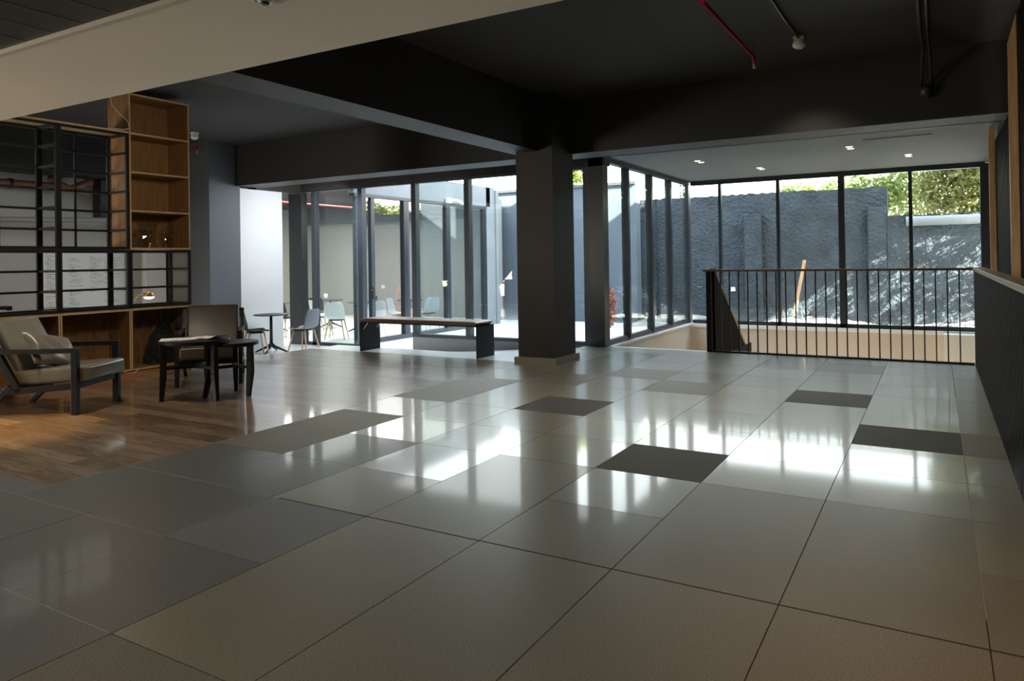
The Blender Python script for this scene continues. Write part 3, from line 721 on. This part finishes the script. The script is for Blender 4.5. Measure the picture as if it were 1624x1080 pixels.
chairs = [
 (m_chG, (-9.98, 9.55, ZL), 190, 'grey shell chair facing the pedestal table, half behind the thick glazing post'),
 (m_chW, (-11.02, 11.50, ZL), 120, 'white shell chair seen from behind through the doorway, left of the door handle'),
 (m_chW, (-12.0, 12.05, ZL), 65, 'white shell chair just left of the one seen from behind in the doorway'),
 (m_chB, (-12.75, 12.5, ZL), -60, 'black shell chair between the first and second glazing posts'),
 (m_chB, (-12.2, 13.75, ZL), 200, 'black shell chair behind the white chairs in the doorway'),
 (m_chB, (-12.55, 11.45, ZL), 100, 'black shell chair behind the small pedestal table, left of the thick post'),
 (m_chW, (-10.52, 12.1, ZL), 150, 'white shell chair behind the facade glass above the bench left end'),
 (m_chW, (-10.62, 13.1, ZL), 20, 'white shell chair turned sideways at a table behind the facade glass'),
 (m_chW, (-10.32, 13.75, ZL), 165, 'white shell chair behind the facade glass, rightmost of the cafe chairs'),
]
for sh_, loc, a, lb in chairs:
    d = dup(ch0, loc, look(a), lb)
    for c_ in d.children:
        if c_.name.startswith('seat_shell'): c_.data = c_.data.copy(); c_.data.materials[0] = sh_
def ped_table(label, loc, r=.33, h=.70, nleg=4):
    t = thing('pedestal_table', label, 'table', loc)
    MB().lathe([(r-.01, h-.02), (r, h-.016), (r, h-.002), (r-.004, h)], n=40).build('tabletop', m_chB, t)
    MB().tube([(0, 0, .14), (0, 0, h-.015)], [.03, .024], 14).build('stem', m_chB, t, smooth=True)
    for k in range(nleg):
        a = 2*math.pi*k/nleg+.5
        MB().tube([(0, 0, .17), (.05*math.cos(a), .05*math.sin(a), .12), (.29*math.cos(a), .29*math.sin(a), .015)], [.028, .026, .014], 10).build('leg', m_chB, t, smooth=True)
    return t
pt = ped_table('small round black pedestal table in front of the white wall', (-10.45, 9.23, ZL), .31, .70)
dup(pt, (-13.0, 13.35, ZL), .4, 'round black pedestal table in the cafe behind the white chairs')
dup(pt, (-11.6, 12.9, ZL), .2, 'round black pedestal table just left of the facade door frame')
dup(pt, (-10.95, 13.9, ZL), .9, 'round black pedestal table between the white chairs behind the facade glass')
dup(pt, (-13.4, 12.0, ZL), .9, 'round black pedestal table far left in the cafe, seen beside the thick post')
def cup(label, loc):
    o = MB().lathe([(.03, 0), (.045, .05), (.045, .13), (.03, .15)], n=16).build('paper_cup', m_chW, smooth=True, loc=loc); tag(o, label, 'cup')
cup('white cup standing on the far left cafe table', (-13.35, 12.0, ZL+.70))
cup('white cup on the cafe table behind the white chairs', (-13.05, 13.25, ZL+.70))

# café building
SB('wall_cafe', m_cafe, -17.5, -10.4, 16.8, 17.0, -.3, 2.72)
SB('wall_cafe', m_cafe, -17.7, -17.5, 8.9, 17, -.3, 3.4)
SB('wall_cafe', m_cafe, -17.5, -11.6, 8.9, 9.1, -.3, 3.5)
SB('ceiling', m_slatceil, -17.7, -9.75, 8.9, 15.9, 3.02, 3.2)
SB('ceiling', m_slatceil, -17.7, -10.4, 15.9, 17.0, 3.02, 3.2)
SB('wall_cafe', m_cafe, -10.4, -10.2, 15.82, 17.0, -.3, 3.02)
SB('trim_12', m_coping, -17.5, -10.42, 16.3, 16.8, 2.55, 3.02)
light('corridor_fill', 'AREA', (-9.4, 9.7, 2.7), 28, (.95, .97, 1), (-.6, 0, -1), shape='RECTANGLE', size=.5, size_y=.5)  # unseen lamp added to lift the white corridor wall
light('wood_floor_fill', 'SPOT', (-6.6, 3.9, 2.74), 75, (1, .86, .66), (.1, .1, -1), spot_size=2.3, spot_blend=1, shadow_soft_size=.12)  # extra unseen spot, added to brighten the planks and near armchair
light('shelf_fill', 'SPOT', (-5.2, 4.3, 2.72), 75, (1, .88, .7), (-1, .22, -.30), spot_size=1.5, spot_blend=1, shadow_soft_size=.25)  # made-up frontal spot that lifts the dark bookcase
light('cafe_light', 'AREA', (-13.5, 13, 2.9), 380, (1, .98, .93), (0, 0, -1), shape='RECTANGLE', size=4, size_y=4)
FX = -9.7
SB('wall_facade', m_pale, FX-.15, FX, 10.62, 15.6, 2.70, 3.18)
SB('wall_facade', m_pale, FX-.5, FX, 15.42, 15.82, -.26, 3.18)
SB('wall_facade', m_pale, FX-.5, FX+.04, 15.82, 15.95, -.26, 3.14)
w4 = sempty('window_4')
for y0, y1 in ((12.14, 12.26), (13.68, 13.80), (15.28, 15.4)): B('mullion', m_frame, FX-.1, FX+.01, y0, y1, -.26, 2.70, parent=w4)
for y0, y1 in ((12.27, 12.33), (13.81, 13.86)): B('mullion', m_frame2, FX-.1, FX, y0, y1, -.26, 2.70, parent=w4)
B('head_rail', m_frame, FX-.1, FX+.02, 10.62, 15.42, 2.64, 2.70, parent=w4); B('sill_rail', m_frame2, FX-.1, FX+.02, 11.3, 15.42, -.262, -.17, parent=w4)
for a, b in ((11.22, 12.14), (12.33, 13.68), (13.86, 15.28)): MB().box(FX-.05, FX-.042, a, b, -.18, 2.65).build('pane', m_glass2, w4)
d1 = sempty('door_1')
B('door_frame', m_frame2, FX-.09, FX, 10.68, 10.80, -.26, 2.64, parent=d1); B('door_frame', m_frame2, FX-.09, FX, 11.12, 11.22, -.26, 2.64, parent=d1)
B('pane', m_glass2, FX-.05, FX-.04, 10.8, 11.12, -.2, 2.64, parent=d1)
h_ = MB().tube([(FX+.01, 11.14, .80), (FX+.05, 11.14, .80), (FX+.05, 11.02, .80)], .012, 8).box(FX, FX+.012, 11.12, 11.16, .62, .86).build('door_handle', m_black, d1)
# flood light on the facade
fo = thing('security_light', 'white security light fixed under the fascia of the facade', 'light', (FX+.02, 13.72, 2.70))
MB().box(0, .09, -.07, .07, -.02, .10).build('housing', m_neigh, fo, .01); MB().tube([(.06, .05, .06), (.12, .24, .05), (.14, .42, -.02)], .03, 10).build('lamp_head', m_neigh, fo, smooth=True)
# red pipes
def pipe(name, label, pts, r, m, head=None):
    t = thing(name, label, 'pipe', (0, 0, 0)); MB().tube(pts, r, 12).build('pipe', m, t, smooth=True)
    if head:
        x, y, z = head; MB().lathe([(.012, 0), (.016, -.02), (.013, -.05), (.022, -.055), (.022, -.06)][::-1], c=(x, y, z), n=12).build('nozzle', m_brass, t)
        MB().tube([(x, y-.03, z+.02), (x, y-.03, z+.28)], .004, 6).build('hanger', m_conduit, t)
    for p0 in pts[:2]:
        if p0[1] > 8.9: MB().tube([(p0[0], p0[1]+.3*(1 if p0 is pts[0] else -1), p0[2]), (p0[0], p0[1]+.3*(1 if p0 is pts[0] else -1), 3.03)], .006, 6).build('hanger', m_conduit, t)
    return t
pipe('sprinkler_pipe', 'red sprinkler pipe under the dark ceiling at the top right, ending in a brass nozzle', [(-1.56, 3.62, 3.36), (-1.555, 7.55, 3.36), (-1.555, 7.58, 3.30)], .017, m_red, (-1.555, 7.58, 3.31))
pipe('sprinkler_pipe', 'red sprinkler pipe stub right of the tall oak bookcase', [(-11.9, 7.95, 3.33), (-10.75, 7.95, 3.33), (-10.73, 7.95, 3.28)], .017, m_red, (-10.73, 7.95, 3.29))
pipe('sprinkler_pipe', 'red pipe running under the cafe ceiling beyond the glazing', [(-13.2, 9.4, 2.80), (-13.3, 16.2, 2.80)], .022, m_red)
def detector(label, x, y, z, run, side):
    t = thing('smoke_detector', label, 'detector', (x, y, z))
    MB().lathe([(.05, -.0), (.055, -.05), (.04, -.06), (.062, -.062), (.062, -.09), (.035, -.115)][::-1], n=20).build('body', m_detector, t)
    MB().box(-.05, .05, -.05, .05, -.03, 0).build('base_box', m_detector, t, .005)
    q = MB().tube(run, .013, 8).build('conduit', m_conduit, t, smooth=True)
    return t
detector('white smoke detector on the dark ceiling beside the red pipe', -1.13, 7.60, 3.5, [(-.02, -4.0, -.015), (-.02, -.8, -.015), (0.0, -.05, -.02)], 1)
detector('small white smoke detector on the ceiling right of the tall oak bookcase', -10.35, 7.62, 3.5, [(-1.6, 0, -.012), (-.05, 0, -.02)], 1)
cf = thing('ceiling_conduit', 'pair of dark conduits running to a black fitting on the beam at the upper right', 'conduit', (0, 0, 0))
MB().tube([(-.10, 3.62, 3.48), (-.10, 8.0, 3.48), (-.08, 8.35, 3.44), (-.10, 8.65, 3.27), (-.11, 8.8, 3.10)], .016, 8).build('pipe', m_conduit, cf, smooth=True)
MB().tube([(-.04, 3.62, 3.48), (-.04, 8.0, 3.48), (-.03, 8.35, 3.44), (-.02, 8.65, 3.27), (-.02, 8.8, 3.10)], .016, 8).build('pipe', m_conduit, cf, smooth=True)
MB().lathe([(.03, 0), (.06, .03), (.07, .09), (.05, .12), (.0, .125)], c=(-.065, 8.80, 2.99), n=18).build('fitting', m_conduit, cf, smooth=True)
# downlights
for i, (x, y, lb) in enumerate(((-3.34, 11.9, 'twin recessed downlight nearest the left glass wall, over the stairwell'), (-2.69, 13.5, 'twin recessed downlight second from left, over the stairwell'),
        (-1.07, 11.72, 'twin recessed downlight third from left, over the stairwell'), (-.36, 13.2, 'twin recessed downlight rightmost over the stairwell'))):
    t = thing('twin_downlight', lb, 'ceiling light', (x, y, 2.93))
    for s in (-1, 1):
        MB().lathe([(.055, -.008), (.055, .0)], c=(0, s*.11, 0), n=20).build('trim_ring', m_chW, t); MB().lathe([(.045, -.011), (.045, -.006)], c=(0, s*.11, 0), n=20).build('lens', m_down, t)
tag(MB().box(-.85, -.02, 11.05, 11.10, 2.922, 2.932).build('ceiling_slot', m_black), 'narrow black air slot in the stairwell ceiling', 'vent')
dl = thing('recessed_downlight', 'round recessed downlight in the beige bulkhead at the top edge', 'ceiling light', (-3.07, 2.70, 2.763))
MB().lathe([(.05, -.004), (.06, -.012), (.075, -.008), (.078, 0)], n=32).build('trim_ring', m_detector, dl, smooth=True)
MB().lathe([(.035, -.022), (.05, -.005)], n=24).build('reflector', m_silver, dl); MB().lathe([(.018, -.03), (.026, -.02)], n=16).build('bulb', m_black, dl)

# ------------------------------------------------------------------ courtyard
WY = 18.0
SB('wall_garden', m_smooth, -12.5, -6.43, 17.2, 17.5, -.3, 3.2); SB('trim_13', m_coping, -12.5, -6.43, 17.15, 17.55, 3.2, 3.27)
gw = MB(); nx, nz = 70, 40
def hz(x, z): return .035*math.sin(x*5.1+z*3)+.03*math.sin(z*9.3+x*2.2)+.02*math.sin(x*17+z*13)
def roughpanel(x0, x1, ztop, y):
    vs = []; fs = []
    a = max(6, int((x1-x0)*10)); b = 30
    for i in range(a+1):
        for j in range(b+1):
            x = x0+(x1-x0)*i/a; z = -.35+(ztop+.35)*j/b; e = 0 if i in (0, a) or j == b else 1
            vs.append((x, y+e*(hz(x, z)*.25+random.uniform(-.008, .008)), z+(random.uniform(-.02, .02) if j == b else 0)))
    for i in range(a):
        for j in range(b): q = i*(b+1)+j; fs.append((q, q+b+1, q+b+2, q+1))
    m = MB().add(vs, fs); m.box(x0, x1, y+.08, y+.4, -.35, ztop-.04); return m
struct(roughpanel(-7.2, -.92, 2.86, WY).build('wall_garden', m_rough, smooth=True))
struct(roughpanel(-.92, 6, 2.20, WY-.12).build('wall_garden', m_rough, smooth=True))
for a, b, z in ((-3.97, -3.58, 2.36), (-6.9, -6.45, 2.5), (-1.3, -.93, 2.40)):
    struct(MB().box(a, b, WY-.13, WY+.1, -.3, z).build('wall_pilaster', m_rough, bevel=.02))
tag(MB().tube([(-.55, WY-.2, 2.06), (6, WY-.2, 2.06)], .1, 12).build('wall_coping_pipe', m_pale, smooth=True), 'pale rounded pipe lying along the top of the lower garden wall', 'pipe')
sm = MB(); nx, ny = 60, 14; vs = []; fs = []
for i in range(nx+1):
    for j in range(ny+1):
        x = -6.4+11*i/nx; y = 16.3+1.5*j/ny; vs.append((x, y, -.27 + (.14*(j/ny)**1.5)*(1+.5*math.sin(x*2)) + random.uniform(-.03, .05)*(j > 0)))
for i in range(nx):
    for j in range(ny): a = i*(ny+1)+j; fs.append((a, a+ny+1, a+ny+2, a+1))
o = sm.add(vs, fs).build('rubble', m_soil, smooth=True); o['kind'] = 'stuff'; tag(o, 'dry soil and rubble heaped along the foot of the rough wall', 'rubble')
tag(MB().bar((-2.80, 17.45, .0), (-2.62, 17.86, 1.25), .06, .04).build('wooden_plank', m_woodpost), 'weathered wooden plank leaning on the rough garden wall', 'plank')
tag(MB().box(-4.32, -4.22, WY-.06, WY+.02, .52, .62).build('wall_socket', m_socket), 'small white box on the rough wall left of the railing', 'box')
# low white garden fence fragment glimpsed at the lower right of the wall
# lattice on wall top
lt = thing('white_lattice', 'white slatted lattice fence above the garden wall', 'fence', (-6.1, 18.25, 2.81))
for k in range(5): MB().box(-.35, .5, 0, .03, .10+.085*k, .135+.085*k).build('slat', m_neigh, lt)
for x in (-.35, .08, .46): MB().box(x, x+.04, 0, .04, 0, .52).build('post', m_neigh, lt)
# neighbour house
nh = thing('neighbour_house', 'pale neighbouring house with windows rising beyond the rough wall', 'building', (-7, 34, 0))
MB().box(-8, 8, 0, 6, 0, 4.75).build('wall', m_neigh, nh)
for k in range(7): MB().box(-7+2*k, -6.1+2*k, -.03, 0, 3.4, 4.3).build('window', m_win, nh)
# plants
def leaves(m, cen, rad, count, size, rnd_, shell=.35):
    for _ in range(count):
        while True:
            p_ = Vector((rnd_.uniform(-1, 1), rnd_.uniform(-1, 1), rnd_.uniform(-1, 1)))
            if shell < p_.length < 1: break
        c_ = Vector(cen) + Vector((p_.x*rad[0], p_.y*rad[1], p_.z*rad[2]))
        a = Vector((rnd_.gauss(0, 1), rnd_.gauss(0, 1), rnd_.gauss(0, 1))).normalized(); b = a.cross(Vector((rnd_.gauss(0, 1), rnd_.gauss(0, 1), rnd_.gauss(0, 1)))).normalized()
        s_ = size*rnd_.uniform(.6, 1.3)
        m.add([c_-a*s_, c_+b*s_*.4, c_+a*s_, c_-b*s_*.4], [(0, 1, 2, 3)])
def tree(name, label, loc, blobs, lm_, count, size, seed, trunk=3):
    t = thing(name, label, 'tree', loc); rn = random.Random(seed); m = MB()
    for c_, r_ in blobs: leaves(m, c_, r_, count, size, rn, .1)
    m.build('foliage', lm_, t)
    MB().tube([(0, 0, 0), (.1, .05, trunk*.5), (0, 0, trunk)], [.11, .08, .05], 8).build('trunk', m_bark, t, smooth=True)
    br = MB()
    for c_, r_ in blobs: br.tube([(0, 0, trunk*.7), (c_[0]*.5, c_[1]*.5, (trunk*.7+c_[2])*.5), c_], [.045, .03, .012], 6)
    br.build('branch', m_bark, t, smooth=True); return t
tree('leafy_tree', 'dense olive green tree above the lower garden wall, right of the tall mullion', (.9, 20.4, 0), [((-.3, 0, 2.9), (1.1, .8, .9)), ((.9, .1, 3.0), (1.0, .8, 1.0)), ((.2, 0, 3.9), (1.4, .8, .9))], m_leafA, 5200, .075, 1)
tree('leafy_tree', 'dense olive green tree at the far right above the lower garden wall', (3.2, 20.0, 0), [((-.4, 0, 2.7), (1.1, .8, .9)), ((.7, .1, 3.0), (1.0, .8, 1.2)), ((.0, 0, 3.8), (1.4, .8, .9))], m_leafA, 4500, .075, 2)
tree('leafy_tree', 'bright green tree left of the wall step, seen through the panel with the thick mullion', (-1.6, 21.5, 0), [((-.2, 0, 2.95), (1.1, .7, .55)), ((.9, 0, 2.9), (.8, .7, .9))], m_leafB, 1800, .08, 3)
tree('leafy_tree', 'yellow green bush peeking over the middle of the rough wall', (-3.6, 22.0, 0), [((.3, 0, 3.0), (.75, .6, .45)), ((.0, 0, 2.7), (.6, .6, .5))], m_leafB, 1300, .07, 4)
tree('palm_tree', 'pale frond foliage above the smooth wall right of the column', (-9.5, 19.5, 0), [((0, 0, 3.9), (.7, .5, .45))], m_leafB, 700, .12, 5)
# the tree on the right whose crown breaks up the sunlight
sp_t = thing('leafy_tree', 'sparse tree outside the right wall, its crown out of frame', 'tree', (4.3, 17.3, 0))
sm_ = MB(); rs_ = random.Random(12)
for _ in range(520):
    cc = (rs_.uniform(-3.0, .3), rs_.uniform(-1.2, .1), rs_.uniform(.9, 4.95)); leaves(sm_, cc, (.11, .11, .11), 13, .06, rs_, 0)
sm_.build('foliage', m_leafA, sp_t); MB().tube([(0, 0, -.3), (-.05, .05, 1.6), (-.2, -.1, 3.2)], [.08, .06, .03], 8).build('trunk', m_bark, sp_t, smooth=True)
rs = thing('red_shrub', 'reddish shrub standing against the smooth wall beyond the left glass', 'shrub', (-6.62, 15.9, -.26))
rm = MB(); rq = random.Random(8); leaves(rm, (0, 0, .5), (.14, .14, .5), 500, .05, rq, 0)
rm.build('foliage', m_terra, rs); MB().tube([(0, 0, 0), (0, 0, .6)], .015, 8).build('stem', m_bark, rs)
# unseen boxes added above and outside to the right, shaped to cast the courtyard's shade
SB('shade_block', m_neigh, 3.2, 4.9, 6, 18.3, 5.2, 8.9)
SB('shade_block', m_neigh, -4.4, -3.2, 1, 14.9, 3.92, 6.9)
SB('shade_block', m_neigh, -3.2, .9, 1, 14.9, 3.92, 6.0)
SB('shade_block', m_neigh, -4.4, -3.2, 14.9, 15.6, 3.92, 6.4)
SB('trim_14', m_slatceil, -12.0, -11.6, 2, 8.1, 2.78, 3.5)
SB('ceiling', m_ceil, -4.7, 1, 10.6, 15.3, 3.3, 3.9)

# ------------------------------------------------------------------ groups of repeats
GROUPS = {'cafe_chair': 'shell chairs of the cafe', 'pedestal_table': 'round pedestal tables of the cafe', 'armchair': 'leather armchairs by the shelving',
          'coffee_table': 'round tables between the armchairs', 'twin_downlight': 'twin downlights over the stairwell', 'wall_shelf': 'oak boxes of the shelving',
          'metal_frame_shelf': 'black grid frames of the shelving', 'wooden_post': 'pine posts of the right screen', 'sprinkler_pipe': 'red sprinkler pipes',
          'smoke_detector': 'white smoke detectors on the ceiling', 'wrapped_packet': 'wrapped packets in the bookcase', 'leafy_tree': 'trees beyond the garden wall',
          'paper_cup': 'white cups on the cafe tables', 'top_board': 'wooden boards on the grid frames', 'white_cable': 'loose white cables at the shelving'}
for o in list(COL.objects):
    if o.parent is None and 'label' in o:
        k = o.name.split('.')[0]
        if k in GROUPS: o['group'] = GROUPS[k]
